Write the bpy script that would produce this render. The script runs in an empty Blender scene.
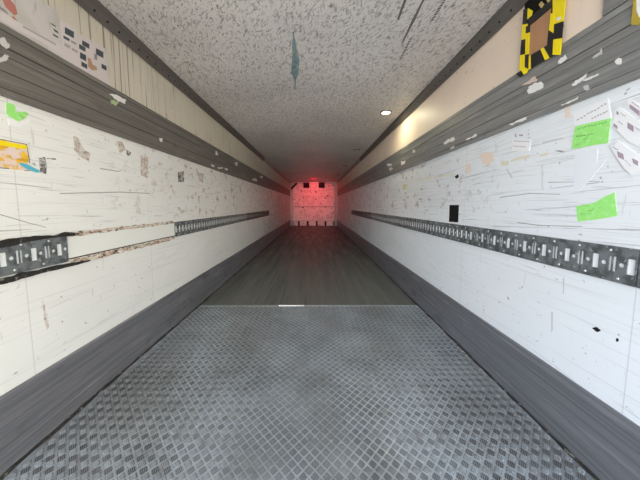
import bpy, bmesh, math, random
from math import radians, sin, cos, pi
from mathutils import Vector
random.seed(7)
scene = bpy.context.scene
COL = scene.collection

# ------------------------------------------------------------------ camera
F, CX, CY, PITCH = 240.0, 315.0, 225.0, radians(4.8)
EYE = Vector((0, 0, 1.11))
cd = bpy.data.cameras.new('camera')
cam = bpy.data.objects.new('camera', cd); COL.objects.link(cam)
cd.sensor_width = 36; cd.lens = F / 640 * 36
cd.shift_x = (320 - CX) / 640; cd.shift_y = (CY - 240) / 640
cd.clip_start = 0.02
cam.location = EYE; cam.rotation_euler = (pi / 2 - PITCH, 0, 0)
scene.camera = cam

# ------------------------------------------------------------------ world: daylight coming in through the open rear doors
world = bpy.data.worlds.new('daylight'); scene.world = world; world.use_nodes = True
nt = world.node_tree; nt.nodes.clear()
def wn(t): return nt.nodes.new(t)
tc = wn('ShaderNodeTexCoord'); sp = wn('ShaderNodeSeparateXYZ'); nt.links.new(tc.outputs['Generated'], sp.inputs[0])
rz = wn('ShaderNodeValToRGB'); mz = wn('ShaderNodeMapRange')
mz.inputs['From Min'].default_value = -1; mz.inputs['From Max'].default_value = 1
nt.links.new(sp.outputs['Z'], mz.inputs[0]); nt.links.new(mz.outputs[0], rz.inputs[0])
e = rz.color_ramp.elements
e[0].position = 0.0; e[0].color = (.44, .42, .37, 1)
e[1].position = 1.0; e[1].color = (.45, .60, .90, 1)
for p_, c_ in ((.46, (.66, .63, .57, 1)), (.50, (1.20, 1.22, 1.18, 1)), (.60, (1.14, 1.25, 1.36, 1))):
    q = e.new(p_); q.color = c_
rx = wn('ShaderNodeValToRGB'); mx = wn('ShaderNodeMapRange')
mx.inputs['From Min'].default_value = -1; mx.inputs['From Max'].default_value = 1
nt.links.new(sp.outputs['X'], mx.inputs[0]); nt.links.new(mx.outputs[0], rx.inputs[0])
rx.color_ramp.elements[0].color = (.80, .97, 1.20, 1); rx.color_ramp.elements[1].color = (1.22, 1.0, .70, 1)
mul = wn('ShaderNodeMixRGB'); mul.blend_type = 'MULTIPLY'; mul.inputs[0].default_value = 1
nt.links.new(rz.outputs[0], mul.inputs[1]); nt.links.new(rx.outputs[0], mul.inputs[2])
# brighter sky straight behind the open doors
my = wn('ShaderNodeMapRange'); my.inputs['From Min'].default_value = .80; my.inputs['From Max'].default_value = 1.0
my.inputs['To Min'].default_value = 1.0; my.inputs['To Max'].default_value = 2.6
ng = wn('ShaderNodeMath'); ng.operation = 'MULTIPLY'; ng.inputs[1].default_value = -1
nt.links.new(sp.outputs['Y'], ng.inputs[0]); nt.links.new(ng.outputs[0], my.inputs[0])
bg = wn('ShaderNodeBackground'); nt.links.new(mul.outputs[0], bg.inputs[0])
sm = wn('ShaderNodeMath'); sm.operation = 'MULTIPLY'; sm.inputs[1].default_value = 2.1
nt.links.new(my.outputs[0], sm.inputs[0]); nt.links.new(sm.outputs[0], bg.inputs[1])
wo = wn('ShaderNodeOutputWorld'); nt.links.new(bg.outputs[0], wo.inputs[0])

scene.view_settings.view_transform = 'Standard'; scene.view_settings.look = 'None'
scene.view_settings.gamma = 1; scene.view_settings.use_curve_mapping = False
scene.view_settings.exposure = 1.42
scene.cycles.max_bounces = 14; scene.cycles.diffuse_bounces = 12; scene.cycles.glossy_bounces = 5
scene.cycles.sample_clamp_indirect = 6

LAMP_W, RED_W = 1.6, 11.0

# ------------------------------------------------------------------ dimensions (metres)
XL, XR, H = -1.295, 1.155, 2.275        # wall faces, ceiling height
Y0, YE, YP = -1.2, 12.58, 2.57         # open rear, bulkhead, end of the checker plate

# ------------------------------------------------------------------ materials
class MT:
    def __init__(s, name, base, rough=.6, metal=0.0, spec=.5):
        s.m = bpy.data.materials.new(name); s.m.use_nodes = True
        s.t = s.m.node_tree; s.b = s.t.nodes['Principled BSDF']
        s.b.inputs['Roughness'].default_value = rough; s.b.inputs['Metallic'].default_value = metal
        s.b.inputs['Specular IOR Level'].default_value = spec
        s.col = s.rgb(base); s.tc = s.n('ShaderNodeTexCoord'); s.h = None
    def n(s, t): return s.t.nodes.new(t)
    def l(s, a, b): s.t.links.new(a, b)
    def rgb(s, c):
        r = s.n('ShaderNodeRGB'); r.outputs[0].default_value = (*c, 1); return r.outputs[0]
    def coord(s, scale, rot=(0, 0, 0), loc=(0, 0, 0)):
        m = s.n('ShaderNodeMapping'); m.inputs['Scale'].default_value = scale
        m.inputs['Rotation'].default_value = rot; m.inputs['Location'].default_value = loc
        if any(rot):     # rotate first, then stretch
            m0 = s.n('ShaderNodeMapping'); m0.inputs['Rotation'].default_value = rot
            m.inputs['Rotation'].default_value = (0, 0, 0)
            s.l(s.tc.outputs['Object'], m0.inputs[0]); s.l(m0.outputs[0], m.inputs[0])
        else:
            s.l(s.tc.outputs['Object'], m.inputs[0])
        return m.outputs[0]
    def noise(s, scale, lo, hi, detail=3, rough=.5, rot=(0, 0, 0), loc=(0, 0, 0), dist=0):
        n = s.n('ShaderNodeTexNoise'); n.inputs['Scale'].default_value = 1; n.inputs['Detail'].default_value = detail
        n.inputs['Roughness'].default_value = rough; n.inputs['Distortion'].default_value = dist
        s.l(s.coord(scale, rot, loc), n.inputs['Vector'])
        r = s.n('ShaderNodeMapRange'); r.inputs['From Min'].default_value = lo; r.inputs['From Max'].default_value = hi
        s.l(n.outputs[0], r.inputs[0]); return r.outputs[0]
    def band(s, axis, lo, hi, soft):
        """1 between lo and hi of the object coordinate, soft ends"""
        q = s.n('ShaderNodeSeparateXYZ'); s.l(s.tc.outputs['Object'], q.inputs[0])
        out = []
        for a, b in ((lo - soft, lo + soft), (hi + soft, hi - soft)):
            r = s.n('ShaderNodeMapRange'); r.inputs['From Min'].default_value = a; r.inputs['From Max'].default_value = b
            s.l(q.outputs[axis], r.inputs[0]); out.append(r.outputs[0])
        return s.mul(*out)
    def mul(s, a, b):
        m = s.n('ShaderNodeMath'); m.operation = 'MULTIPLY'
        for i, v in enumerate((a, b)):
            if isinstance(v, (int, float)): m.inputs[i].default_value = v
            else: s.l(v, m.inputs[i])
        return m.outputs[0]
    def lay(s, mask, c, k=1.0):
        mm = s.mul(mask, k); x = s.n('ShaderNodeMixRGB'); s.l(mm, x.inputs[0]); s.l(s.col, x.inputs[1])
        x.inputs[2].default_value = (*c, 1); s.col = x.outputs[0]; return s
    def bump(s, h, k=.3, dist=.002):
        b = s.n('ShaderNodeBump'); b.inputs['Strength'].default_value = k; b.inputs['Distance'].default_value = dist
        s.l(h, b.inputs['Height'])
        if s.h is not None: s.l(s.h, b.inputs['Normal'])
        s.h = b.outputs[0]; return s
    def rough(s, mask, a, b):
        r = s.n('ShaderNodeMapRange'); r.inputs['To Min'].default_value = a; r.inputs['To Max'].default_value = b
        s.l(mask, r.inputs[0]); s.l(r.outputs[0], s.b.inputs['Roughness']); return s
    def done(s):
        s.l(s.col, s.b.inputs['Base Color'])
        if s.h is not None: s.l(s.h, s.b.inputs['Normal'])
        return s.m

def wall_mat(name, base, seed, seams):
    m = MT(name, base, .42)
    m.lay(m.noise((1, .9, 1.6), .42, .7, 3, loc=(seed, 0, 0)), tuple(v * .86 for v in base), .55)
    up = m.band('Z', .90, 2.4, .12)      # the part above the rails is the worn part
    m.lay(m.mul(m.noise((1, 3.0, 150), .63, .67, 2, loc=(seed, 1, 0), dist=.2), up), (.33, .33, .32), .26)
    m.lay(m.mul(m.noise((1, 2.2, 110), .675, .69, 2, rot=(.05, 0, 0), loc=(seed, 3, 0), dist=.3), up), (.14, .14, .14), .5)
    m.lay(m.noise((1, 2.6, 110), .69, .71, 2, rot=(-.07, 0, 0), loc=(seed, 9, 0), dist=.4), (.25, .22, .20), .28)
    m.lay(m.noise((1, 1.2, 90), .60, .70, 2, loc=(seed, 12, 0)), (.52, .52, .51), .30)
    m.lay(m.noise((1, 60, 6), .71, .74, 2, loc=(seed, 5, 0)), (.4, .4, .4), .3)
    # brown glue and rub marks, thickest along the upper half of the liner further in
    spots = m.mul(m.noise((1, 11, 13), .585, .65, 4, .6, loc=(seed, 2, 0)), m.band('Y', 1.9, 9.5, .7))
    spots = m.mul(spots, m.band('Z', .98, 1.60, .08))
    m.lay(spots, (.30, .20, .13), .65)
    deep = m.mul(m.noise((1, 4, 9), .42, .62, 5, .7, loc=(seed, 7, 0)), m.band('Y', 6.5, 13.5, 2.2))  # brown stains plus painted-in shade, darkening the walls towards the far end
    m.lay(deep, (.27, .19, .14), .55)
    m.lay(m.noise((1, 34, 40), .70, .75, 2, loc=(seed, 4, 0)), (.10, .08, .07), .55)
    for y in seams: m.lay(m.band('Y', y - .0015, y + .0015, .0015), (.34, .34, .34), .45)
    m.bump(m.noise((1, 3, 3), .2, .8, 3), .25, .004)
    return m.done()
M = {}
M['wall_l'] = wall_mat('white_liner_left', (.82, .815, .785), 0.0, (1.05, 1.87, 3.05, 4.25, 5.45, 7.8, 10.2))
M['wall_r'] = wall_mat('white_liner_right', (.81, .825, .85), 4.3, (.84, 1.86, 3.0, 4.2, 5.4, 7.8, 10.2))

def upper_mat(name, base, drip, seams):
    m = MT(name, base, .5)
    m.lay(m.noise((1, 2, 3), .4, .7, 3), tuple(v * .85 for v in base), .5)
    near = m.band('Y', -1, 2.0, .5)
    m.lay(m.mul(m.noise((1, 60, .9), .58, .64, 2), near), (.13, .10, .08), .8 * drip)
    m.lay(m.noise((1, 40, 2), .64, .70, 2), (.30, .26, .21), .5 * drip + .05)
    m.lay(m.noise((1, 30, 30), .70, .75, 2), (.15, .12, .10), .4)
    for y in seams: m.lay(m.band('Y', y - .001, y + .001, .001), (.85, .83, .80), .5)
    return m.done()
M['up_l'] = upper_mat('beige_liner_left', (.66, .61, .51), 1.0, (1.9,))
M['up_r'] = upper_mat('beige_liner_right', (.90, .74, .61), 0.0, (1.79,))

m = MT('ceiling_liner', (.76, .73, .70), .42)
m.lay(m.noise((1.3, 1.3, 1), .40, .68, 4), (.56, .53, .52), .6)
m.lay(m.noise((60, 18, 1), .56, .64, 3, .6, dist=.6), (.17, .155, .15), .55)
m.lay(m.noise((26, 60, 1), .575, .65, 3, .6, rot=(0, 0, .7), dist=.5), (.16, .15, .15), .55)
m.lay(m.noise((90, 24, 1), .60, .66, 2, .6, rot=(0, 0, -.5)), (.07, .065, .065), .65)
m.lay(m.noise((70, 60, 1), .63, .70, 2), (.10, .09, .09), .5)
m.lay(m.noise((8, 5, 1), .66, .72, 3, loc=(5, 1, 0)), (.62, .60, .58), .5)
m.lay(m.band('Y', 1.475, 1.481, .002), (.66, .64, .62), .45)
m.lay(m.band('Y', 4.0, 4.01, .004), (.30, .28, .27), .5)
m.bump(m.noise((5, 5, 1), .2, .8, 3), .2, .004)
M['ceil'] = m.done()

def alu(name, base, rough, metal, ax=(60, .6, 60), k=.5):
    m = MT(name, base, rough, metal)
    m.lay(m.noise(ax, .45, .66, 3, .6), tuple(v * .5 for v in base), k)
    m.lay(m.noise((ax[0] * .4, ax[1] * 3, ax[2] * .4), .56, .70, 3, .6), tuple(min(1, v * 1.7) for v in base), k * .8)
    m.lay(m.noise((9, 5, 9), .6, .72, 4), tuple(v * .45 for v in base), k)
    m.bump(m.noise(ax, .3, .7, 2), .25, .001)
    return m.done()
M['band_l'] = alu('weathered_brown_grey_lining', (.185, .172, .155), .5, .15, (40, 1.0, 70), .6)
M['band'] = alu('weathered_grey_lining', (.27, .265, .26), .45, .2, (40, 1.0, 70), .55)
M['kick'] = alu('scuffed_aluminium', (.24, .24, .262), .42, .45, (70, .8, 70), .6)
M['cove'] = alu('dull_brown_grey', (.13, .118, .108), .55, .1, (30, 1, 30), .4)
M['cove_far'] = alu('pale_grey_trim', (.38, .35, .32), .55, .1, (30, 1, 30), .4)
M['groove'] = MT('dark_groove', (.03, .028, .027), .7).done()
M['plate'] = None
m = MT('checker_aluminium', (.44, .49, .53), .48, .5)
m.lay(m.noise((2.2, 1.3, 1), .40, .62, 4, .6), (.27, .27, .265), .8)
m.lay(m.noise((7, 9, 1), .52, .68, 4, .6, loc=(3, 0, 0)), (.19, .175, .165), .6)
m.lay(m.noise((30, 30, 1), .60, .68, 3), (.07, .07, .07), .5)
m.lay(m.noise((4, 22, 1), .63, .67, 3, rot=(0, 0, .3)), (.55, .56, .57), .5)
m.rough(m.noise((5, 5, 1), .35, .65, 3), .36, .58)
M['plate'] = m.done()
m = MT('tread_bar_aluminium', (.33, .36, .385), .45, .6)
m.lay(m.noise((2.2, 1.3, 1), .40, .62, 4, .6), (.20, .20, .20), .7)
m.lay(m.noise((50, 50, 1), .5, .7, 2), (.12, .12, .12), .5)
M['bar'] = m.done()
m = MT('tread_grime', (.055, .055, .057), .6); m.lay(m.noise((3, 3, 1), .42, .6, 4), (.16, .165, .17), .9); M['grime'] = m.done()
m = MT('worn_deck', (.105, .108, .098), .5, 0, .3)
m.lay(m.noise((5, .35, 1), .40, .65, 3), (.155, .15, .13), .75)
m.lay(m.noise((22, .7, 1), .55, .68, 3), (.03, .03, .03), .6)
m.lay(m.noise((40, 8, 1), .66, .72, 3), (.18, .17, .16), .5)
m.rough(m.noise((9, 1, 1), .3, .7, 4), .34, .60)
m.bump(m.noise((30, 3, 1), .3, .7, 3), .3, .001)
M['deck'] = m.done()
m = MT('galvanised_steel', (.22, .24, .25), .42, .4)
m.lay(m.noise((28, 28, 28), .42, .62, 4), (.08, .088, .09), .85)
m.lay(m.noise((50, 50, 50), .64, .72, 2), (.55, .55, .53), .5)
M['rail'] = m.done()
m = MT('dirty_galvanised_steel', (.10, .10, .095), .5, .4)
m.lay(m.noise((20, 12, 20), .45, .6, 3), (.045, .04, .036), .8)
M['rail_dirty'] = m.done()
M['channel'] = MT('bright_channel', (.86, .87, .87), .5, 0).done()
M['rivet'] = MT('rivet_metal', (.70, .70, .68), .35, .6).done()
M['black'] = MT('black_rubber', (.008, .008, .008), .75, 0, .2).done()
m = MT('black_sealant', (.022, .02, .018), .55); m.bump(m.noise((60, 60, 60), .3, .7, 3), .8, .004)
m.lay(m.noise((60, 40, 60), .62, .70, 2), (.35, .32, .28), .6)
M['sealant'] = m.done()
m = MT('torn_foam_residue', (.66, .59, .50), .8)
m.lay(m.noise((1, 14, 30), .45, .58, 4, .7), (.40, .20, .10), .8)
m.lay(m.noise((1, 30, 50), .54, .60, 3, .7, loc=(1, 3, 0)), (.03, .025, .02), .85)
m.lay(m.noise((1, 22, 60), .55, .62, 3, .7, loc=(1, 8, 0)), (.85, .82, .78), .7)
m.bump(m.noise((40, 40, 40), .3, .7, 3), .8, .004)
M['residue'] = m.done()
m = MT('bulkhead_liner', (.46, .44, .42), .5)
m.lay(m.noise((7, 1, 4), .5, .66, 4, .7), (.24, .19, .17), .75)
m.lay(m.noise((9, 1, 11), .60, .66, 3), (.07, .05, .05), .7)
m.lay(m.noise((1.5, 1, 30), .56, .64, 3), (.35, .30, .28), .6)
M['bulk'] = m.done()
M['frame'] = alu('bulkhead_frame_metal', (.22, .215, .21), .45, .4)
def flat(n, c, r=.6): M[n] = MT(n, c, r).done()
flat('scrape_white', (.84, .81, .79)); flat('scrape_peach', (.70, .55, .47)); flat('paper_white', (.86, .85, .86))
flat('ink_dark', (.06, .075, .09)); flat('ink_grey', (.28, .25, .28)); flat('ink_green', (.035, .07, .06))
flat('ink_mauve', (.40, .30, .36)); flat('red_smear', (.48, .18, .15)); flat('orange_mark', (.45, .27, .16))
flat('blue_tape', (.10, .47, .60)); flat('tape_yellow', (.93, .73, .005), .35); flat('tape_black', (.013, .012, .014), .35)
flat('ochre', (.45, .34, .05), .4); flat('pale_blue', (.78, .80, .84)); flat('peach_pale', (.82, .68, .58))
flat('peach_paper', (.80, .62, .57)); flat('cover', (.80, .80, .76)); flat('ochre_pale', (.74, .68, .54)); flat('scuff_line', (.36, .35, .33)); flat('ochre_faded', (.66, .60, .36)); flat('green_faded', (.42, .56, .30)); flat('brass', (.55, .42, .16), .35); flat('mauve_scuff', (.60, .58, .58))
m = MT('green_label_stock', (.34, .80, .20), .55)
m.lay(m.noise((1, 60, 60), .5, .7, 3), (.52, .88, .40), .5); m.lay(m.noise((1, 30, 90), .60, .68, 3), (.16, .42, .08), .5)
M['green'] = m.done()
m = MT('orange_label_stock', (.85, .50, .03), .5)
m.lay(m.noise((1, 9, 130), .52, .56, 1), (.50, .27, .02), .6); m.lay(m.noise((1, 25, 25), .44, .52, 3, loc=(1, 4, 2)), (.78, .64, .62), .9)
M['orange'] = m.done()
m = MT('poster_stock', (.62, .58, .57), .5)
m.lay(m.noise((1, 5, 5), .45, .65, 3), (.50, .49, .44), .8); m.lay(m.noise((1, 60, 10), .62, .68, 3), (.3, .27, .25), .4)
M['poster'] = m.done()
m = MT('brown_board', (.47, .25, .13), .6); m.lay(m.noise((1, 60, 4), .45, .7, 3), (.38, .19, .10), .5)
M['board'] = m.done()
m = MT('teal_paint_stain', (.22, .33, .35), .6); m.lay(m.noise((60, 25, 1), .45, .6, 3), (.12, .16, .18), .7); m.lay(m.noise((25, 9, 1), .52, .6, 3, loc=(3, 3, 3)), (.40, .40, .39), .9)
M['teal'] = m.done()
m = MT('brown_glue', (.46, .36, .29), .7); m.lay(m.noise((1, 40, 40), .42, .60, 4, .7), (.74, .72, .68), .85)
m.lay(m.noise((1, 50, 50), .62, .68, 3), (.12, .09, .07), .7)
M['glue'] = m.done()
m = MT('dark_rub', (.10, .09, .085), .7); m.lay(m.noise((1, 50, 50), .46, .60, 4, .7), (.70, .68, .64), .7)
M['rub'] = m.done()
m = MT('lamp_lens', (.95, .95, .9), .4)
m.b.inputs['Emission Color'].default_value = (1, .95, .70, 1); m.b.inputs['Emission Strength'].default_value = 6
M['lens_on'] = m.done()
M['lens_off'] = MT('lamp_lens_dull', (.92, .90, .86), .3).done()
m = MT('red_lens', (.5, .02, .02), .4)
m.b.inputs['Emission Color'].default_value = (1, .04, .05, 1); m.b.inputs['Emission Strength'].default_value = 1.5
M['lens_red'] = m.done()

# ------------------------------------------------------------------ mesh helpers
class MB:
    def __init__(s): s.v, s.f, s.mi = [], [], []
    def add(s, v, f, mi=0):
        o = len(s.v); s.v += [tuple(p) for p in v]; s.f += [tuple(o + i for i in q) for q in f]; s.mi += [mi] * len(f); return s
    def box(s, a, b, mi=0):
        (x0, y0, z0), (x1, y1, z1) = a, b
        return s.add([(x0,y0,z0),(x1,y0,z0),(x1,y1,z0),(x0,y1,z0),(x0,y0,z1),(x1,y0,z1),(x1,y1,z1),(x0,y1,z1)],
                     [(0,3,2,1),(4,5,6,7),(0,1,5,4),(1,2,6,5),(2,3,7,6),(3,0,4,7)], mi)
    def build(s, name, mats, parent=None, smooth=False):
        me = bpy.data.meshes.new(name); me.from_pydata(s.v, [], s.f)
        for mm in (mats if isinstance(mats, (list, tuple)) else [mats]): me.materials.append(M[mm])
        me.polygons.foreach_set('material_index', s.mi)
        bm = bmesh.new(); bm.from_mesh(me); bmesh.ops.recalc_face_normals(bm, faces=bm.faces); bm.to_mesh(me); bm.free()
        if smooth: me.polygons.foreach_set('use_smooth', [True] * len(me.polygons))
        o = bpy.data.objects.new(name, me); COL.objects.link(o)
        if parent: o.parent = parent
        return o
def rebase(o, loc):
    """put the object's origin at loc without moving its shape"""
    loc = Vector(loc)
    for v in o.data.vertices: v.co -= loc
    o.location = loc; return o
def tag(o, label=None, cat=None, group=None, kind=None):
    for k, v in (('label', label), ('category', cat), ('group', group), ('kind', kind)):
        if v: o[k] = v
    return o
def struct(o, label=None): o['kind'] = 'structure'; tag(o, label); return o
def empty(name, loc=(0, 0, 0)):
    o = bpy.data.objects.new(name, None); COL.objects.link(o); o.location = loc; o.empty_display_size = .05; return o
def prism(name, prof, y0, y1, mat, parent=None, bevel=0):
    """closed (x,z) profile run along the trailer"""
    n = len(prof); mb = MB()
    mb.add([(x, y0, z) for x, z in prof] + [(x, y1, z) for x, z in prof],
           [tuple(range(n)), tuple(range(2 * n - 1, n - 1, -1))] + [(i, (i + 1) % n, (i + 1) % n + n, i + n) for i in range(n)])
    return mb.build(name, mat, parent)

# points on the trailer's faces seen along a line of sight (used to read real positions off the walls)
def ray(u, v):
    a, b = (u - CX) / F, -(v - CY) / F
    return Vector((a, cos(PITCH) + sin(PITCH) * b, -sin(PITCH) + cos(PITCH) * b))
def onwall(u, v, x):
    d = ray(u, v); t = x / d.x; return (d.y * t, EYE.z + d.z * t)      # (y, z)
def onceil(u, v):
    d = ray(u, v); t = (H - EYE.z) / d.z; return (d.x * t, d.y * t)
def onback(u, v, y=YE):
    d = ray(u, v); t = y / d.y; return (d.x * t, EYE.z + d.z * t)

def decal(name, side, pts, mat, parent=None, base=None, th=.0008, off=0.0, yz=None):
    """thin sheet with real thickness lying on a side wall ('L' or 'R')"""
    x = (XL if side == 'L' else XR) if base is None else base
    sg = 1 if side == 'L' else -1
    p = yz if yz else [onwall(u, v, x) for u, v in pts]
    n = len(p); xa, xb = x + sg * off, x + sg * (off + th)
    mb = MB().add([(xa, y, z) for y, z in p] + [(xb, y, z) for y, z in p],
                  [tuple(range(n)), tuple(range(n, 2 * n))] + [(i, (i + 1) % n, (i + 1) % n + n, i + n) for i in range(n)])
    return mb.build(name, mat, parent)
def thing_at(o, label, cat, group=None):
    c = sum((v.co for v in o.data.vertices), Vector()) / len(o.data.vertices)
    if not o.children: rebase(o, c)
    return tag(o, label, cat, group)
def rough_poly(pts, n=4, j=.5):
    """subdivide an outline and jitter it for torn edges"""
    out = []
    for i, (x, y) in enumerate(pts):
        x2, y2 = pts[(i + 1) % len(pts)]
        for k in range(n):
            t = k / n; out.append((x + (x2 - x) * t + random.uniform(-j, j) * (k > 0), y + (y2 - y) * t + random.uniform(-j, j) * (k > 0)))
    return out

# ------------------------------------------------------------------ structure
struct(MB().box((XL - .06, YP - .02, -.06), (XR + .06, YE + .06, -.002)).build('floor', 'deck'), 'dark worn deck of the trailer beyond the checker plate')
struct(MB().box((XL - .06, Y0, H), (XR + .06, YE + .06, H + .06)).build('ceiling', 'ceil'), 'scuffed grey ceiling liner with scratches')
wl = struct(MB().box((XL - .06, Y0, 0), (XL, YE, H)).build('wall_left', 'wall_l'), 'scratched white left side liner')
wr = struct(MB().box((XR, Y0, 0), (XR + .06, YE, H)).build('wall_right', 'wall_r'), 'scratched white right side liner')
ZB0, ZB1, ZC = 1.11 + .448, 1.11 + .745, 1.11 + 1.09
MB().box((XL, Y0, ZB1 - .02), (XL + .003, YE, H)).build('upper_panel', 'up_l', wl)
MB().box((XR - .003, 1.02, ZB1 - .02), (XR, YE, H)).build('upper_panel', 'up_r', wr)

def ribbed(x, sg, z0, z1, t, grooves, gw, gd):
    """profile of a liner board: foot at z0, head at z1, thickness t, square grooves at given heights"""
    pr = [(x, z0), (x + sg * t, z0)]
    for g, w, d in grooves:
        pr += [(x + sg * t, g - w / 2), (x + sg * (t - d), g - w / 2 + .002), (x + sg * (t - d), g + w / 2 - .002), (x + sg * t, g + w / 2)]
    pr += [(x + sg * t, z1 - .006), (x + sg * (t - .006), z1), (x, z1)]
    return pr
kg = [(.035 + .05 * i, .006, .003) for i in range(6)]
bgv = [(ZB0 + .03, .006, .004), (ZB0 + .06, .003, .0015), (ZB0 + .098, .009, .006), (ZB0 + .135, .003, .0015), (ZB0 + .165, .005, .003),
       (ZB0 + .20, .008, .006), (ZB0 + .235, .003, .0015), (ZB0 + .265, .006, .004)]
kg = [(g, .004, .0018) for g, w, d in kg]
struct(prism('baseboard_left', ribbed(XL, 1, 0, .325, .016, kg, 0, 0), Y0, YE, 'kick'), 'ribbed aluminium kick board along the left wall')
struct(prism('baseboard_right', ribbed(XR, -1, 0, .325, .016, kg, 0, 0), Y0, YE, 'kick'), 'ribbed aluminium kick board along the right wall')
BT = .014
bl = struct(prism('trim_1', ribbed(XL, 1, ZB0, ZB1, BT, bgv, 0, 0), Y0, YE, 'band_l'), 'grooved grey lining band high on the left wall')
br = struct(prism('trim_2', ribbed(XR, -1, ZB0, ZB1, BT, bgv, 0, 0), Y0, YE, 'band'), 'grooved grey lining band high on the right wall')
# near the doors the right wall carries grey lining all the way up
ug = [(ZB1 + .04, .003, .002), (ZB1 + .09, .008, .005), (ZB1 + .15, .003, .002), (ZB1 + .21, .012, .006), (ZB1 + .27, .005, .003)]
struct(prism('trim_3', ribbed(XR, -1, ZB1 + .001, ZC - .004, BT, ug, 0, 0), Y0, 1.02, 'band'), 'grey lining by the doors above the right band')

def cove(name, side, y0, y1, mat, lab):
    x, sg = (XL, 1) if side == 'L' else (XR, -1)
    pr = [(x + sg * .003, ZC), (x + sg * .012, ZC - .006), (x + sg * .050, H - .022), (x + sg * .056, H - .001), (x + sg * .003, H - .001)]
    return struct(prism(name, pr, y0, y1, mat), lab)
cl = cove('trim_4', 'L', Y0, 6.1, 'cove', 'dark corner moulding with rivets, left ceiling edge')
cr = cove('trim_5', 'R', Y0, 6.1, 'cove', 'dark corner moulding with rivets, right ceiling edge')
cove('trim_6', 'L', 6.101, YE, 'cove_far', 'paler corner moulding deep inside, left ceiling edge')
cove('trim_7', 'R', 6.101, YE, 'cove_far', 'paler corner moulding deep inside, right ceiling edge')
def disc(r, t, n=10, ax='x', dome=.5):
    mb = MB(); rings = [(r, 0), (r, t * .5), (r * dome, t)]
    v = []
    for rr, h in rings:
        for k in range(n):
            a = 2 * pi * k / n
            v.append({'x': (h, rr * cos(a), rr * sin(a)), 'z': (rr * cos(a), rr * sin(a), h)}[ax])
    f = [(i * n + k, i * n + (k + 1) % n, (i + 1) * n + (k + 1) % n, (i + 1) * n + k) for i in range(2) for k in range(n)]
    f += [tuple(range(n)), tuple(range(2 * n, 3 * n))]
    return mb.add(v, f)
drv = disc(.0065, .003, 8).build('rivet', 'black', cl, True)
first = True
for side, par in (('L', cl), ('R', cr)):
    for i in range(24):
        y = .95 + i * .0875
        o = drv if first else drv.copy()
        if not first: COL.objects.link(o)
        first = False
        o.parent = par
        x, sg = (XL, 1) if side == 'L' else (XR, -1)
        o.location = (x + sg * .0295, y, ZC + .022)
        o.rotation_euler = (0, radians(32) if side == 'L' else pi - radians(32), 0)

# bulkhead at the far end
wb = struct(MB().box((XL, YE, 0), (XR, YE + .06, H)).build('wall_back', 'bulk'), 'pale scuffed front bulkhead glowing red')
MB().box((XL + .15, YE - .012, .985), (XR - .15, YE, 1.03)).build('cross_rib', 'frame', wb)
MB().box((XL + .15, YE - .008, 1.52), (XR - .15, YE, 1.535)).build('cross_rib', 'frame', wb)
for nm, x0, x1 in (('trim_8', XL + .004, XL + .13), ('trim_9', XR - .13, XR - .004)):
    prof = [(x0, YE - .001), (x1, YE - .001), (x1, YE - .03), (x1 - .02, YE - .06), (x0 + .02, YE - .06), (x0, YE - .03)]
    mb = MB(); n = 6
    mb.add([(x, y, 0) for x, y in prof] + [(x, y, H - .08) for x, y in prof],
           [tuple(range(n)), tuple(range(n, 2 * n))] + [(i, (i + 1) % n, (i + 1) % n + n, i + n) for i in range(n)])
    struct(mb.build(nm, 'frame'), 'vertical corner post of the front bulkhead')
for u, v_ in ((316, 192), (316, 199), (325.5, 198), (327.5, 196), (325.5, 207), (303, 207.5)):
    x, z = onback(u, v_); p = [(x + .05 * cos(a), z + .035 * sin(a)) for a in (0.2, 1.1, 2, 3, 4.1, 5.2)]
    MB().add([(a, YE - .013, b) for a, b in p] + [(a, YE, b) for a, b in p], [tuple(range(6)), tuple(range(6, 12))] + [(i, (i + 1) % 6, (i + 1) % 6 + 6, i + 6) for i in range(6)]).build('dark_plug', 'black', wb)
# slotted pale sill with dark air gaps
sill = empty('air_return_sill', (0, YE, 0))
tag(sill, 'pale slotted sill with dark gaps at the foot of the front bulkhead', 'sill')
MB().box((XL + .14, -.02, .005), (XR - .14, -.002, .28)).build('backing', 'black', sill)
for k, (x0, x1) in enumerate(((-1.12, -.90), (-.80, -.44), (-.33, .04), (.14, .50), (.60, .96))):
    mb = MB().box((x0, -.08, .02), (x1, -.022, .25)); mb.build('sill_panel', 'bulk', sill)
MB().box((XL + .14, -.085, .255), (XR - .14, -.001, .285)).build('top_rail', 'frame', sill)
# black blocks and gussets at the top
for x0, lab in ((-.60, 'left black block hanging at the top of the bulkhead'), (.19, 'right black block hanging at the top of the bulkhead')):
    t = empty('buffer_block', (x0 + .155, YE, H - .02))
    tag(t, lab, 'block', 'black blocks at the head of the bulkhead')
    MB().box((-.155, -.16, -.27), (.155, -.002, -.0)).build('block_body', 'black', t)
    MB().box((-.12, -.175, -.235), (.12, -.161, -.03)).build('face_pad', 'black', t)
for sx, mat, lab in ((-1, 'black', 'black diagonal corner bracket at top left of the bulkhead'), (1, 'frame', 'grey diagonal corner bracket at top right of the bulkhead')):
    xc = XL + .06 if sx < 0 else XR - .06
    a = [(xc, H - .42), (xc - sx * .34, H - .085), (xc - sx * .27, H - .02), (xc, H - .27)] if sx < 0 else [(xc, H - .36), (xc, H - .02), (xc - sx * .32, H - .02)]
    n = len(a)
    o = MB().add([(x, YE - .10, z) for x, z in a] + [(x, YE - .065, z) for x, z in a],
             [tuple(range(n)), tuple(range(n, 2 * n))] + [(i, (i + 1) % n, (i + 1) % n + n, i + n) for i in range(n)]).build('corner_bracket', mat)
    thing_at(o, lab, 'bracket')
struct(MB().box((XL + .06, YE - .06, H - .08), (XR - .06, YE - .001, H - .001)).build('trim_10', 'frame'), 'head rail of the front bulkhead')

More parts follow.
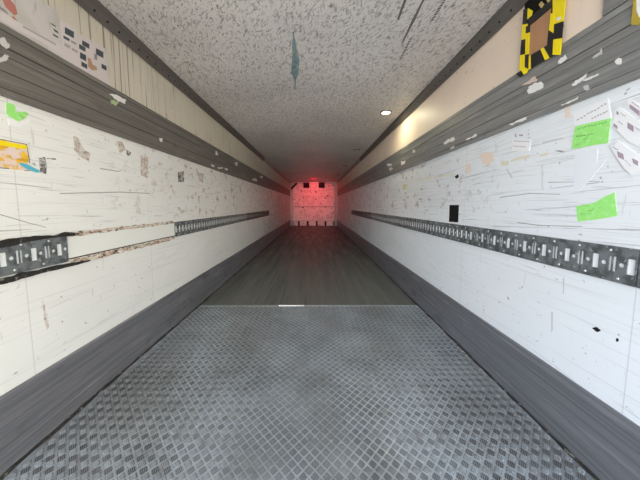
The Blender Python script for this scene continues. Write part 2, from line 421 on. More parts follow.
# ------------------------------------------------------------------ checker plate floor near the doors
pl = empty('checker_floor_plate', (0, 0, 0))
tag(pl, 'worn aluminium checker plate covering the floor near the doors', 'floor plate')
px0, px1 = XL + .019, XR - .019
MB().box((px0, Y0, -.03), (px1, YP, .001)).build('plate_sheet', 'plate', pl)
S = .035; q = S / math.sqrt(2); v = []; f = []; gm = MB()
N = int(4 / q)
for i in range(-N, N):
    for j in range(-N, N):
        x, y = (i - j) * q, (i + j) * q
        if not (px0 + .02 < x < px1 - .02 and .45 < y < YP - .03): continue
        a = pi / 4 if (i + j) % 2 == 0 else -pi / 4
        # neighbouring groups turn by ninety degrees
        a = pi / 4 if i % 2 == j % 2 else -pi / 4
        ca, sa = cos(a), sin(a)
        gm.add([(x + lx * ca - ly * sa, y + lx * sa + ly * ca, .0013) for lx, ly in ((-.0135, -.0105), (-.009, -.0145), (.009, -.0145), (.0135, -.0105), (.0135, .0105), (.009, .0145), (-.009, .0145), (-.0135, .0105))], [tuple(range(8))])
        for k in range(-2, 3):
            L, W_ = (.0150 if abs(k) < 2 else .012), .0016
            b = len(v)
            for (lx, ly, lz) in ((-L, -.0004, 0), (-L*.5, -W_, 0), (L*.5, -W_, 0), (L, .0004, 0), (L*.5, W_, 0), (-L*.5, W_, 0), (-L*.6, 0, .0015), (L*.6, 0, .0015)):
                ly += k * .0062
                v.append((x + lx * ca - ly * sa, y + lx * sa + ly * ca, .001 + lz))
            f += [(b, b+1, b+6), (b+1, b+2, b+7, b+6), (b+2, b+3, b+7), (b+3, b+4, b+7), (b+4, b+5, b+6, b+7), (b+5, b, b+6)]
mb = MB(); mb.v, mb.f, mb.mi = v, f, [0] * len(f)
tag(mb.build('tread_pattern', 'bar', pl), 'raised groups of five slanted bars', kind='stuff')
tag(gm.build('tread_grime', 'grime', pl), 'dark dirt caught between the tread bars', kind='stuff')
MB().box((px0, YP, -.03), (px1, YP + .012, .004)).build('edge_strip', 'frame', pl)
MB().box((-.40, YP - .014, .0012), (-.12, YP + .002, .006)).build('bright_edge', 'scrape_white', pl)

# dark sealing bead along both floor edges
def bead(name, x, sg, lab):
    mb = MB(); n = 150; v = []
    for i in range(n + 1):
        y = .3 + (YE - .4) * (i / n) ** 1.7
        w = .010 + random.uniform(-.004, .006); h = .010 + random.uniform(-.004, .005)
        v += [(x, y, .0012), (x + sg * w, y, .0012), (x + sg * w * .7, y, h), (x, y, h * 1.2)]
    f = [(4*i+k, 4*i+(k+1) % 4, 4*i+4+(k+1) % 4, 4*i+4+k) for i in range(n) for k in range(4)] + [(0, 1, 2, 3), (4*n, 4*n+1, 4*n+2, 4*n+3)]
    mb.add(v, f); return struct(mb.build(name, 'sealant'), lab)
bead('trim_11', XL + .0163, 1, 'ragged black sealing bead along the left floor edge')
bead('trim_12', XR - .0163, -1, 'ragged black sealing bead along the right floor edge')

# ------------------------------------------------------------------ load rails (slotted steel strips along both walls)
ZT0, ZT1, PT = .815, .952, .055
def cell_mesh(wide):
    """one 55 mm cell of the perforated face, in the y-z plane"""
    bm = bmesh.new(); hz = (ZT1 - ZT0) / 2
    def loop(pts):
        vs = [bm.verts.new((0, y, z)) for y, z in pts]
        return [bm.edges.new((vs[i], vs[(i + 1) % len(vs)])) for i in range(len(vs))]
    E = loop([(0, -hz), (PT, -hz), (PT, hz), (0, hz)])
    w = .011
    E += loop([(.016 - w, -.029), (.016 + w, -.029), (.016 + w, .029), (.016 - w, .029)])
    E += loop([(.0435 + .0088 * cos(a * pi / 4), .0088 * sin(a * pi / 4)) for a in range(8)])
    bmesh.ops.triangle_fill(bm, edges=E, use_beauty=True, use_dissolve=False, normal=(1, 0, 0))
    v = [tuple(q.co) for q in bm.verts]; f = [tuple(q.index for q in p.verts) for p in bm.faces] if False else None
    bm.verts.index_update(); f = [tuple(q.index for q in p.verts) for p in bm.faces]
    bm.free(); return v, f
CW, CN = cell_mesh(True), cell_mesh(False)
rv = None
def rail(side, y0, y1, label, dirty=False, rivets=True):
    global rv
    x, sg = (XL, 1) if side == 'L' else (XR, -1)
    n = max(2, round((y1 - y0) / PT)); dy = (y1 - y0) / n; zc = (ZT0 + ZT1) / 2; T = .007
    root = empty('load_rail', (x, y0, zc)); tag(root, label, 'load rail', 'slotted load rails on the side walls')
    mb = MB(); k = dy / PT; hz = (ZT1 - ZT0) / 2
    for c in range(n):
        wide = c % 2 == 0
        v, f = CW if wide else CN
        mb.add([(sg * T, p[1] * k + c * dy, p[2]) for p in v], f)
        # turned-in lips of the slot and the hole
        w = .011
        for lp in ([(.016 - w, -.029), (.016 + w, -.029), (.016 + w, .029), (.016 - w, .029)], [(.0435 + .0088 * cos(a * pi / 4), .0088 * sin(a * pi / 4)) for a in range(8)]):
            m_ = len(lp)
            mb.add([(sg * T, p * k + c * dy, z) for p, z in lp] + [(sg * (T - .004), p * k + c * dy, z) for p, z in lp],
                   [(i, (i + 1) % m_, (i + 1) % m_ + m_, i + m_) for i in range(m_)])
    L = n * dy
    mb.add([(0, 0, -hz), (sg * T, 0, -hz), (sg * T, L, -hz), (0, L, -hz)], [(0, 1, 2, 3)])
    mb.add([(0, 0, hz), (sg * T, 0, hz), (sg * T, L, hz), (0, L, hz)], [(0, 1, 2, 3)])
    mb.add([(0, 0, -hz), (sg * T, 0, -hz), (sg * T, 0, hz), (0, 0, hz)], [(0, 1, 2, 3)])
    mb.add([(0, L, -hz), (sg * T, L, -hz), (sg * T, L, hz), (0, L, hz)], [(0, 1, 2, 3)])
    if y0 < 1.5:      # narrow slots are bridged by a slim folded web
        for c in range(1, n, 2):
            mb.box((min(sg * .0030, sg * .0064), (c * dy + .0150 * k), -.029), (max(sg * .0030, sg * .0064), (c * dy + .0195 * k), .029))
    me = mb.build('face_plate', 'rail_dirty' if dirty else 'rail', root)
    MB().box((min(0, sg * .002) + sg * .0008, .004, -hz + .01), (max(0, sg * .002) + sg * .0008, L - .004, hz - .01)).build('back_channel', 'channel', root)
    if rivets:
        m_ = int(L / .11)
        for i in range(m_):
            for z in (-hz + .016, hz - .016):
                y = .05 + i * .11 + (.03 if z > 0 else 0)
                if y > L - .01: continue
                if rv is None:
                    rv = disc(.0048, .003, 8).build('rivet', 'rivet', root, True); o = rv
                else:
                    o = rv.copy(); COL.objects.link(o)
                o.parent = root; o.location = (sg * T, y, z); o.rotation_euler = (0, 0 if sg > 0 else pi, 0)
    return root
r1 = rail('L', .30, 1.235, 'short clean slotted rail at the near end of the left wall, edged with black sealant')
rail('L', 2.20, 2.83, 'slotted rail starting just past the bare gap on the left wall')
rail('L', 2.84, 4.55, 'middle dirty slotted rail on the left wall')
rail('L', 4.56, 6.75, 'farthest slotted rail on the left wall', True, False)
rail('R', .30, .835, 'slotted rail at the very near edge of the right wall, cut by the picture edge')
rail('R', .84, 1.73, 'clean slotted rail right of the black square on the right wall')
rail('R', 1.74, 3.25, 'slotted rail directly below the black square on the right wall')
rail('R', 3.26, 4.9, 'slotted rail just beyond the one below the black square')
rail('R', 4.91, 7.6, 'farthest slotted rail on the right wall', True, False)
# black sealant around the near left rail
sx = lambda pts, s, ox, oy: [(ox + a / s, oy + b / s) for a, b in pts]
top = rough_poly(sx([(-60, 320), (-60, 255), (0, 245), (60, 230), (130, 225), (200, 215), (300, 205), (420, 205), (515, 175), (630, 185), (600, 205), (420, 222), (200, 255), (100, 285), (0, 302)], 8, 0, 210), 3, .35)
bot = rough_poly(sx([(-60, 195), (-60, 165), (0, 150), (60, 140), (110, 118), (200, 108), (300, 80), (400, 65), (480, 52), (470, 60), (380, 85), (250, 115), (120, 150), (60, 170), (0, 184)], 5.333, 0, 250), 3, .3)
for pts in (top, bot):
    o = decal('sealant_smear', 'L', pts, 'sealant', th=.009)
    o.parent = r1; o.location = -r1.location; o['label'] = 'ragged black sealant smear'
# bare gap between the left rails
gap = empty('bare_rail_gap', (XL, 1.24, .88)); tag(gap, 'bare strip of left wall with torn brown residue between two rails', 'residue strip')
def gpart(name, yz, mat, th, off=0):
    o = decal(name, 'L', None, mat, th=th, off=off, yz=yz); o.parent = gap; o.location = -gap.location; return o
def strip(z0, z1, j):
    n = 40; a = [(1.245 + (2.19 - 1.245) * i / n) for i in range(n + 1)]
    return [(y, z0 + random.uniform(-j, j)) for y in a] + [(y, z1 + random.uniform(-j, j)) for y in reversed(a)]
gpart('cover_strip', [(1.24, ZT0 + .012), (2.195, ZT0 + .012), (2.195, ZT1 - .012), (1.24, ZT1 - .012)], 'cover', .003)
gpart('residue_edge', strip(ZT1 - .010, ZT1 + .012, .004), 'residue', .004)
gpart('residue_edge', strip(ZT0 - .022, ZT0 + .008, .005), 'residue', .004)
gpart('dark_joint', [(1.24, ZT0 + .009), (2.195, ZT0 + .009), (2.195, ZT0 + .015), (1.24, ZT0 + .015)], 'groove', .0045)

# ------------------------------------------------------------------ ceiling lamps
def lamp(u, v, lit, label, xy=None):
    x, y = xy or onceil(u, v)
    t = empty('ceiling_lamp', (x, y, H)); tag(t, label, 'ceiling lamp', 'round lamps along the right side of the ceiling')
    n = 28; mb = MB(); vv = []
    for r, z in ((.070, 0), (.068, -.010), (.060, -.014), (.050, -.012), (.050, -.002)):
        vv += [(r * cos(2 * pi * k / n), r * sin(2 * pi * k / n), z) for k in range(n)]
    mb.add(vv, [(i * n + k, i * n + (k + 1) % n, (i + 1) * n + (k + 1) % n, (i + 1) * n + k) for i in range(4) for k in range(n)])
    mb.build('bezel', 'frame', t, True)
    mb = MB(); vv = [(0, 0, -.014)]
    for r, z in ((.025, -.0135), (.0495, -.009)): vv += [(r * cos(2 * pi * k / n), r * sin(2 * pi * k / n), z) for k in range(n)]
    mb.add(vv, [(0, 1 + k, 1 + (k + 1) % n) for k in range(n)] + [(1 + k, 1 + (k + 1) % n, 1 + n + (k + 1) % n, 1 + n + k) for k in range(n)])
    mb.build('lens', 'lens_on' if lit else 'lens_off', t, True)
    if lit:
        ld = bpy.data.lights.new('lamp_light', 'AREA'); ld.shape = 'DISK'; ld.size = .09
        ld.energy = LAMP_W; ld.color = (1, .93, .62)
        lo = bpy.data.objects.new('lamp_light', ld); COL.objects.link(lo); lo.parent = t; lo.location = (0, 0, -.02)
lx, ly = onceil(386, 112)
lamp(386, 112, True, 'lit round ceiling lamp, the nearest and brightest')
for i, lab in ((1, 'dull round ceiling lamp next beyond the lit one'), (2, 'small dull ceiling lamp, third from the doors'), (3, 'tiny ceiling lamp, the last before the bulkhead')):
    lamp(0, 0, False, lab, (lx, ly + 2.08 * i))
# added red lamp with a made-up fixture, floods the bulkhead with red
t = empty('added_red_lamp', (-.05, 10.3, H)); tag(t, 'small added red lamp on the ceiling, put in to redden the bulkhead', 'lamp')
MB().box((-.07, -.03, -.03), (.07, .03, 0)).build('housing', 'black', t)
MB().box((-.06, .031, -.026), (.06, .036, -.004)).build('lens', 'lens_red', t)
ld = bpy.data.lights.new('added_red_light', 'SPOT'); ld.energy = RED_W * 10; ld.color = (1, .055, .075); ld.spot_size = radians(82); ld.spot_blend = 1; ld.shadow_soft_size = .03
lo = bpy.data.objects.new('added_red_light', ld); COL.objects.link(lo); lo.parent = t; lo.location = (0, .05, -.06)
lo.rotation_euler = (radians(70), 0, 0)

# ------------------------------------------------------------------ marks on the ceiling
def cdecal(name, pts, mat, parent=None, th=.0008):
    p = [onceil(u, v) for u, v in pts]; n = len(p)
    return MB().add([(x, y, H) for x, y in p] + [(x, y, H - th) for x, y in p],
                    [tuple(range(n)), tuple(range(n, 2 * n))] + [(i, (i + 1) % n, (i + 1) % n + n, i + n) for i in range(n)]).build(name, mat, parent)
ceil = bpy.data.objects['ceiling']
cdecal('blue_stain', rough_poly([(292.5, 32), (294, 32), (296.5, 48), (299.5, 60), (298.5, 74), (296, 80), (295.5, 89), (294.6, 89), (294, 79), (291, 74), (292, 58), (292, 48)], 3, .4), 'teal', ceil)
def tread(a, b, w, n):
    for i in range(n):
        t0, t1 = i / n, (i + .62) / n
        p = [(a[0] + (b[0] - a[0]) * t0, a[1] + (b[1] - a[1]) * t0), (a[0] + (b[0] - a[0]) * t1, a[1] + (b[1] - a[1]) * t1)]
        cdecal('rubber_mark', [(p[0][0] - w / 2, p[0][1] + .6), (p[0][0] + w / 2, p[0][1] - .6), (p[1][0] + w / 2, p[1][1] - .6), (p[1][0] - w / 2, p[1][1] + .6)], 'rub_c', ceil)
M['rub_c'] = MT('rubber_rub', (.13, .12, .12), .7).done()
tread((447, -4), (431, 22), 3.4, 9); tread((411, 38), (400, 60), 2.6, 8)
cdecal('rubber_mark', rough_poly([(424, -3), (426, -3), (415, 20), (403, 43), (401.6, 43), (411, 22)], 3, .25), 'rub_c', ceil)
cdecal('rubber_mark', rough_poly([(405, -3), (408, -3), (399, 20), (397, 20)], 3, .25), 'rub_c', ceil)

# ------------------------------------------------------------------ scrapes on the lining bands
def scr(side, pts, mat='scrape_white'):
    x = (XL + BT) if side == 'L' else (XR - BT)
    decal('paint_scrape', side, rough_poly(pts, 5, .85), mat, bl if side == 'L' else br, base=x, th=.0006)
A = lambda p: sx(p, 4.571, 500, 40)
scr('R', A([(100, 208), (160, 165), (172, 182), (140, 200)]), 'scrape_peach')
scr('R', A([(125, 232), (135, 210), (185, 190), (202, 202), (195, 220), (130, 246)]))
scr('R', A([(265, 108), (275, 85), (300, 65), (306, 88), (285, 106)]))
scr('R', A([(420, 82), (455, 55), (465, 35), (470, 60), (440, 80)]), 'mauve_scuff')
scr('R', A([(523, 97), (540, 80), (560, 88), (556, 108), (535, 112)]))
scr('R', A([(328, 207), (345, 185), (400, 150), (395, 165), (375, 185), (345, 207)]))
scr('R', A([(375, 188), (450, 152), (453, 158), (390, 188)]))
scr('R', A([(380, 215), (400, 205), (412, 225), (395, 235)]), 'mauve_scuff')
scr('R', A([(280, 295), (360, 258), (355, 270), (285, 300)]))
scr('R', A([(40, 388), (85, 365), (122, 350), (120, 363), (60, 388)]))
B = lambda p: sx(p, 4, 380, 60)
scr('R', B([(256, 330), (285, 310), (298, 308), (298, 320), (262, 338)])); scr('R', B([(343, 318), (385, 295), (390, 303), (350, 321)]))
for p in ([(85, 405), (102, 402), (98, 416), (84, 418)], [(28, 414), (46, 416), (44, 424), (30, 424)], [(38, 430), (48, 430), (45, 442), (36, 440)], [(130, 362), (140, 358), (140, 370), (132, 372)], [(280, 350), (298, 344), (296, 352), (284, 356)]): scr('R', B(p))
C_ = lambda p: sx(p, 4, 0, 0)
scr('L', C_([(435, 376), (470, 382), (505, 402), (500, 415), (470, 405)])); scr('L', C_([(442, 398), (475, 408), (462, 424), (448, 416)]), 'green_faded')
scr('L', C_([(-10, 160), (15, 148), (40, 185), (28, 195), (5, 180)]), 'mauve_scuff'); scr('L', C_([(-10, 235), (20, 218), (36, 225), (25, 245), (0, 250)]), 'mauve_scuff')
D = lambda p: sx(p, 4, 140, 120)
for p in ([(74, 70), (90, 76), (86, 88), (78, 82)], [(299, 124), (312, 132), (310, 142), (301, 138)], [(284, 178), (298, 180), (297, 188), (286, 185)], [(311, 188), (332, 190), (330, 195), (314, 196)],
          [(380, 168), (392, 172), (390, 182), (381, 180)], [(479, 221), (492, 226), (490, 234), (480, 232)], [(450, 232), (468, 238), (466, 246), (452, 242)], [(340, 190), (352, 196), (348, 202), (340, 199)]): scr('L', D(p))
# glue and rub marks on the walls
def mark(side, pts, mat, j=.5, name='wall_stain'): decal(name, side, rough_poly(pts, 3, j), mat, wl if side == 'L' else wr, th=.0005)
mark('L', [(73, 136), (78, 138), (84, 149), (90, 154), (89, 161), (82, 158), (74, 150)], 'glue')
mark('L', [(39, 158), (45, 157), (47, 166), (46, 174), (40, 172)], 'rub'); mark('L', [(47, 158), (56, 158.5), (56, 159.8), (47, 159)], 'rub', .2); mark('L', [(116, 141), (122, 142), (126, 150), (120, 153)], 'glue')
mark('L', [(178, 172), (184, 171), (184, 182), (178, 182)], 'rub'); mark('L', [(126, 150), (131, 152), (130, 156), (127, 155)], 'rub')
mark('L', [(140, 155), (148, 157), (148, 178), (141, 176)], 'glue'); mark('L', [(198, 172), (204, 174), (203, 183), (199, 181)], 'glue')
mark('L', [(42, 300), (44, 303), (49, 326), (47, 330), (44, 318)], 'glue', .3)
mark('R', [(480, 155), (486, 152), (493, 152), (494, 161), (488, 165), (482, 163)], 'peach_pale'); mark('R', [(466, 165), (471, 163), (471, 172), (467, 174)], 'peach_pale')
mark('R', [(565, 96), (571, 96), (571, 117), (565, 118)], 'peach_pale', .4); mark('R', [(403, 184), (407, 184), (407, 189), (403, 190)], 'ochre_faded', .6)
mark('R', [(455, 176), (458, 174), (459, 177), (456, 179)], 'black', .3)
mark('R', [(592, 328), (597, 327), (601, 331), (597, 332)], 'black', .3); mark('R', [(616, 339), (618, 338), (619, 341), (616.5, 342)], 'black', .3)
mark('R', [(551, 312), (553, 312), (553, 330), (551, 332)], 'mauve_scuff', .3); mark('R', [(563, 278), (564.5, 278), (564, 294), (562.8, 294)], 'mauve_scuff', .2)
mark('R', [(542, 142), (563, 137.5), (564, 138.8), (543, 143.5)], 'mauve_scuff', .15); mark('R', [(555, 150.8), (560, 150.2), (566, 152.2), (560, 152)], 'ink_grey', .1)
mark('R', [(501, 161), (508, 161), (509, 165), (502, 166)], 'ochre_pale', .3); mark('R', [(506, 169), (507.5, 169), (513, 178), (511.5, 178)], 'mauve_scuff', .2)

for p in ([(404, 181), (430, 177.2), (455, 173.5), (455, 174.5), (430, 178.4), (404, 182.2)], [(511, 160), (522, 156.5), (529, 155), (529, 158), (521, 159), (511, 162)], [(540, 154.5), (548, 152.5), (548, 155), (540, 156.5)]):
    mark('R', p, 'ochre_pale', .3)
for p in ([(60, 193), (120, 191.6), (150, 193), (150, 193.8), (120, 192.5), (60, 194)], [(0, 214), (30, 223), (46, 227), (46, 227.7), (30, 223.8), (0, 215)], [(100, 168), (118, 171), (125, 169), (118, 171.8), (100, 169)]):
    mark('L', p, 'scuff_line', .12)
for p in ([(517, 222), (540, 225), (582, 226.2), (582, 226.9), (540, 226), (517, 222.8)], [(500, 197), (530, 193), (560, 194), (560, 194.7), (530, 193.8), (500, 197.8)], [(548, 182), (600, 181), (600, 181.6), (548, 182.8)]):
    mark('R', p, 'scuff_line', .12)
# ------------------------------------------------------------------ labels, papers and tape
def paper(name, side, pts, mat, label, cat, base=None, off=0.0, marks=(), group=None):
    x = ((XL if side == 'L' else XR) if base is None else base); sg = 1 if side == 'L' else -1
    o = decal(name, side, pts, mat, base=x, off=off)
    c = sum((v.co for v in o.data.vertices), Vector()) / len(o.data.vertices); rebase(o, c); tag(o, label, cat, group)
    for i_, (nm, mp, mm) in enumerate(marks):
        d = decal(nm, side, mp, mm, base=x, off=off + .0009 + .00012 * i_, th=.0003)
        d.parent = o; d.location = -c
    return o
UL = XL + .003
def quad(x0, y0, x1, y1, s=.72):      # a block of print that runs with the wall's perspective
    d = (x1 - x0) * s; return [(x0, y0), (x1, y0 + d), (x1, y1), (x0, y1 - d)]
Z = lambda p: sx(p, 9.06, 50, 15)
P1 = lambda p: sx(p, 10.667, 0, 0)
paper('poster', 'L', [(-6, -34), (41, 0), (58, 11.5), (63.3, 60), (36, 42.5), (12, 29.5), (-6, 20.5)], 'poster', 'large faded poster with red smear, nearest on the left upper panel', 'poster', UL, marks=[
    ('red_print', P1([(20, -60), (110, 0), (160, 60), (185, 150), (150, 165), (60, 80), (30, 20)]), 'red_smear'),
    ('red_print', P1([(120, 170), (150, 180), (190, 235), (178, 250), (140, 215)]), 'red_smear'),
    ('dark_print', P1([(-30, 30), (0, 70), (40, 95), (85, 140), (75, 148), (0, 100), (-30, 60)]), 'ink_grey'),
    ('pale_footer', P1([(0, 120), (80, 165), (200, 240), (430, 370), (660, 500), (665, 590), (400, 425), (150, 300), (0, 215)]), 'paper_dim'),
    ('text_line', P1([(240, 270), (350, 330), (590, 465), (592, 485), (350, 352), (240, 292)]), 'ink_faint'),
    ('green_print', P1([(535, 240), (590, 275), (597, 292), (548, 262)]), 'ink_green'),
    ('green_print', P1([(562, 300), (612, 335), (620, 360), (575, 330)]), 'ink_green'),
    ('green_print', P1([(555, 355), (615, 390), (620, 410), (565, 378)]), 'ink_green')]) if not M.update(
    paper_dim=MT('paper_dim', (.66, .60, .60), .55).done(), ink_faint=MT('ink_faint', (.42, .37, .38), .6).done()) else None
def pq(a): return Z([(a[0], a[1]), (a[2], a[1] + (a[2] - a[0]) * .55), (a[2], a[3]), (a[0], a[3] - (a[2] - a[0]) * .55)])
paper('pictogram_sheet', 'L', Z([(95, 45), (245, 122), (277, 500), (117, 412)]), 'paper_dim', 'white pictogram sheet with five blocks, beside the big poster', 'sheet', UL, marks=[
    ('print_block', pq((133, 108, 215, 212)), 'ink_dark'), ('print_block', pq((120, 185, 175, 240)), 'ink_dark'), ('print_block', pq((188, 228, 236, 272)), 'ink_grey'),
    ('print_block', pq((128, 250, 180, 308)), 'ink_faint'), ('print_block', pq((195, 295, 250, 348)), 'ink_faint')], group='pictogram sheets')
paper('pictogram_sheet', 'L', Z([(252, 165), (370, 225), (426, 590), (284, 508)]), 'paper_dim', 'white pictogram sheet with an orange figure, third along the upper panel', 'sheet', UL, marks=[
    ('print_block', pq((290, 228, 355, 308)), 'ink_dark'), ('print_block', pq((262, 262, 320, 335)), 'ink_dark'), ('print_block', pq((270, 335, 325, 420)), 'ink_dark'),
    ('print_block', pq((282, 420, 335, 490)), 'ink_dark'), ('orange_figure', Z([(340, 385), (365, 395), (385, 450), (420, 470), (425, 500), (380, 500), (345, 470)]), 'orange_mark')], group='pictogram sheets')
paper('pictogram_sheet', 'L', Z([(376, 230), (495, 300), (540, 645), (431, 592)]), 'paper_dim', 'small white pictogram sheet, farthest from the doors', 'sheet', UL, marks=[
    ('print_block', pq((415, 300, 482, 392)), 'ink_dark'), ('print_block', pq((400, 350, 426, 412)), 'ink_grey'), ('print_block', pq((465, 440, 510, 505)), 'ink_dark')], group='pictogram sheets')

G = lambda p: [(a / 10, 85 + b / 10) for a, b in p]
paper('torn_green_label', 'L', rough_poly(G([(58, 175), (95, 178), (150, 208), (155, 258), (180, 272), (240, 262), (282, 285), (260, 325), (185, 368), (110, 328), (62, 292)]), 2, .3), 'green', 'torn bright green label remnant high on the left wall', 'label')
paper('white_label_remnant', 'L', rough_poly(G([(70, 340), (110, 332), (185, 372), (280, 335), (310, 345), (290, 385), (180, 420), (90, 405)]), 2, .3), 'paper_white', 'torn white paper remnant under the green scrap on the left wall', 'label')
paper('orange_label', 'L', [(-14, 136.2), (26.5, 144), (30, 171), (-14, 167)], 'orange', 'worn orange warning label with torn patches, left wall edge', 'label', marks=[
    ('black_rule', [(-14, 136.2), (26.5, 144), (26.6, 144.6), (-14, 136.9)], 'ink_dark'), ('black_rule', [(26, 144), (26.6, 144), (30, 163), (29.3, 163)], 'ink_dark'),
    ('black_rule', [(-14, 166.2), (9, 168.3), (9, 169), (-14, 167)], 'ink_dark'), ('black_rule', [(24, 170.2), (30, 170.5), (30, 171), (24, 170.8)], 'ink_dark'),
    ('yellow_header', [(-14, 138), (26.5, 145.5), (27, 149.5), (-14, 143)], 'tape_yellow')])
paper('blue_tape_strip', 'L', [(18, 163.6), (22, 162.8), (30, 166), (39, 170.5), (39, 172.5), (36, 172.6), (27, 169.6)], 'blue_tape', 'short light blue tape strip across the orange label', 'tape', off=.002)

def scribble(parent_c, side, segs, mat='ink_mauve', w=.5, off=.0009):
    out = []
    for (x0, y0, x1, y1, n, amp) in segs:
        for i in range(n):
            t0, t1 = i / n, (i + .7) / n
            a = (x0 + (x1 - x0) * t0, y0 + (y1 - y0) * t0 + random.uniform(-amp, amp)); b = (x0 + (x1 - x0) * t1, y0 + (y1 - y0) * t1 + random.uniform(-amp, amp))
            out.append(('handwriting', [(a[0], a[1] - w), (b[0], b[1] - w), (b[0], b[1] + w), (a[0], a[1] + w)], mat))
    return out
paper('handwritten_note', 'R', [(573.5, 114), (608.5, 98.5), (611.5, 117.5), (575, 126)], 'paper_white', 'white handwritten note just above the upper green label', 'note', marks=scribble(0, 'R', [(577, 120.5, 608, 103, 9, .9), (592, 119, 609, 110.5, 6, .7)]))
paper('green_label', 'R', rough_poly([(575.6, 126.5), (611.5, 118), (608.3, 143), (572, 149)], 3, .3), 'green', 'bright green label under the handwritten note, right wall', 'label', off=.0012, marks=scribble(0, 'R', [(578, 129, 609, 122, 9, .6), (577, 137, 595, 133.5, 5, .4)], 'ink_olive', .35, .002)) if not M.update(ink_olive=MT('ink_olive', (.14, .38, .07), .6).done()) else None
paper('green_label', 'R', rough_poly([(576.3, 206), (587, 204.3), (596, 202), (606, 196), (615, 192), (617.2, 216), (600, 219), (577.8, 221.5)], 2, .25), 'green', 'plain bright green label just above the slotted rail, right wall', 'label')
paper('pale_paper_remnant', 'R', rough_poly([(575, 153), (598, 149), (597, 163), (606, 160), (590, 180), (578, 192), (574, 188)], 3, .5), 'pale_blue', 'faint bluish paper remnant between the two green labels', 'label')
paper('shipping_label', 'R', [(612, 125.5), (616, 110), (620, 107.3), (652, 130), (652, 152), (627, 140.5)], 'paper_white', 'printed white shipping label touching the upper green label corner', 'label', off=.0008, group='printed shipping labels', marks=
      [('barcode', [(628, 122), (634, 126), (634, 132), (628, 128)], 'ink_mauve'), ('barcode', [(617, 111), (619, 112), (619, 115), (617, 114)], 'ink_grey'), ('barcode', [(614, 123), (618, 126), (618, 129), (614, 126)], 'ink_mauve')] + scribble(0, 'R', [(621, 113, 627, 117, 4, .6), (619, 121, 624, 125, 3, .5), (636, 127, 648, 135, 5, .6)], 'ink_mauve', .4))
paper('shipping_label', 'R', [(627, 103), (629.5, 98), (652, 112), (652, 124), (640, 115)], 'paper_white', 'printed white shipping label, the topmost at the right edge', 'label', group='printed shipping labels', marks=
      [('barcode', [(630, 104), (640, 111), (640, 116), (630, 108)], 'ink_mauve')] + scribble(0, 'R', [(632, 102, 648, 113, 6, .4)], 'ink_mauve', .4))
paper('shipping_label', 'R', [(611, 147.5), (619, 141), (652, 163), (652, 166), (632, 174.3), (625, 169)], 'paper_white', 'printed white shipping label, the lowest of the three', 'label', off=.0022, group='printed shipping labels', marks=
      [('barcode', [(618, 151), (624, 154), (625, 160), (619, 157)], 'ink_mauve'), ('barcode', [(633, 158), (639, 161), (639, 166), (634, 163)], 'ink_mauve')] + scribble(0, 'R', [(614, 147, 620, 150, 3, .4), (626, 160, 632, 166, 4, .6)], 'ink_mauve', .4))
paper('small_white_label', 'R', [(512.2, 138.5), (531.5, 139.5), (529.5, 151), (511.3, 150.5)], 'paper_white', 'small white label with faint writing below the band scrapes', 'label', marks=scribble(0, 'R', [(514, 141, 530, 141.5, 7, .4), (513.5, 146, 527, 147, 6, .3)], 'ink_mauve', .35))
mark('R', [(515, 134), (516, 133.5), (516.5, 137), (515.2, 137.3)], 'ink_mauve', .1, 'handwriting'); mark('R', [(519, 134.6), (523, 134.2), (523, 136), (519.5, 136.2)], 'ink_mauve', .2, 'handwriting')
paper('black_square_patch', 'R', [(449.6, 205), (459, 205), (458.2, 222.4), (449, 221.7)], 'black', 'small black rectangular patch just above the right rail', 'patch')

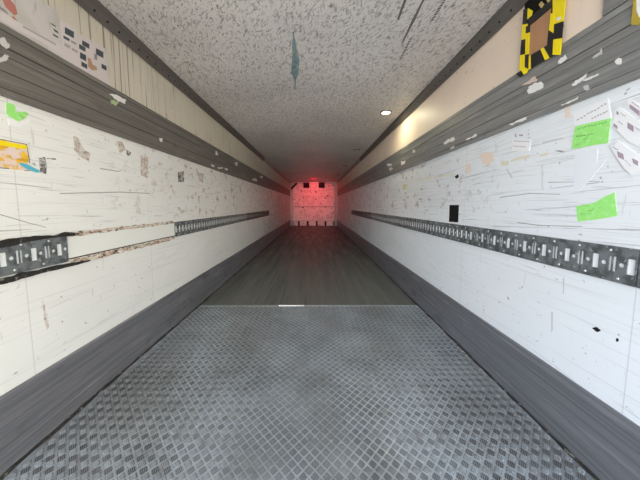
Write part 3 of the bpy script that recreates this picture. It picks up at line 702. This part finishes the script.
# hazard-tape framed board pocket, upper right
hz = empty('hazard_taped_board', (0, 0, 0))
tag(hz, 'brown board framed in black and yellow hazard tape, upper right panel', 'board')
UR = XR - .003
K = lambda p: sx(p, 6.4, 500, 0)
def hpart(name, pts, mat, off, th=.002): return decal(name, 'R', pts, mat, hz, base=UR - off, off=0, th=th)
hpart('backing', K([(172, 150), (172, -60), (420, -200), (395, 340), (300, 300), (180, 400), (160, 400)]), 'black', 0, .012)
hpart('board', K([(188, 165), (330, 45), (302, 292), (180, 368)]), 'board', .0125, .003)
def tape_run(a, b, a2, b2, cols, off):
    """tape between the lines a-b and a2-b2 cut in checks"""
    n = len(cols); mb = MB(); xa, xb = UR - off, UR - off - .002
    for i, c in enumerate(cols):
        t0, t1 = i / n, (i + 1) / n
        L = lambda p, q_, t: (p[0] + (q_[0] - p[0]) * t, p[1] + (q_[1] - p[1]) * t)
        yz = [onwall(*k, UR - off) for k in K([L(a, b, t0), L(a2, b2, t0), L(a2, b2, t1), L(a, b, t1)])]
        mb.add([(xa, y, z) for y, z in yz] + [(xb, y, z) for y, z in yz],
               [(0,1,2,3), (4,5,6,7), (0,1,5,4), (1,2,6,5), (2,3,7,6), (3,0,4,7)], c)
    return mb.build('tape_strip', ['tape_yellow', 'tape_black'], hz)
tape_run((152, 60), (124, 452), (184, 55), (166, 440), [1, 0, 1, 0], .0165)                         # left outer column
tape_run((180, 52), (176, 120), (212, 70), (196, 135), [0, 0], .0172)
tape_run((168, 170), (160, 440), (194, 160), (182, 440), [1, 0, 0, 0, 1, 1], .0175)                # left inner column
tape_run((340, -130), (338, 350), (440, -190), (388, 352), [0, 0, 0, 1, 0], .0165)                 # right outer column
tape_run((326, 85), (303, 300), (350, 85), (338, 338), [0, 0, 1, 1], .0175)                        # right inner column
tape_run((178, 365), (302, 290), (170, 455), (350, 352), [0, 1, 1, 1, 0, 1], .0160)                   # bottom run
tape_run((104, 472), (170, 430), (130, 495), (180, 462), [1, 0], .0180)
tape_run((182, 120), (335, -10), (188, 168), (332, 48), [1, 1, 1], .0180)                          # head of the pocket
hpart('metal_clip', K([(255, 30), (270, 10), (285, 25), (268, 50)]), 'brass', .020, .006)
hpart('metal_clip', K([(300, -5), (315, -20), (325, 0), (312, 15)]), 'brass', .020, .006)
hpart('pale_chip', K([(362, 115), (385, 105), (395, 115), (380, 132), (365, 132)]), 'scrape_white', .0187, .0006)
# second taped item at the very edge
hy = empty('yellow_taped_holder', (0, 0, 0)); tag(hy, 'ochre-edged taped holder at the extreme upper right', 'holder')
URB = XR - BT
Q = lambda p: sx(p, 12, 600, 0)
decal('tape_edge', 'R', Q([(415, -200), (445, -220), (440, 150), (480, 215), (700, 90), (700, 160), (470, 300), (380, 295), (405, 100)]), 'ochre', hy, base=URB, off=.0, th=.004)
decal('paper_insert', 'R', Q([(446, -180), (700, -300), (700, 80), (480, 205), (446, 130)]), 'paper_white', hy, base=URB, off=.0005, th=.002)
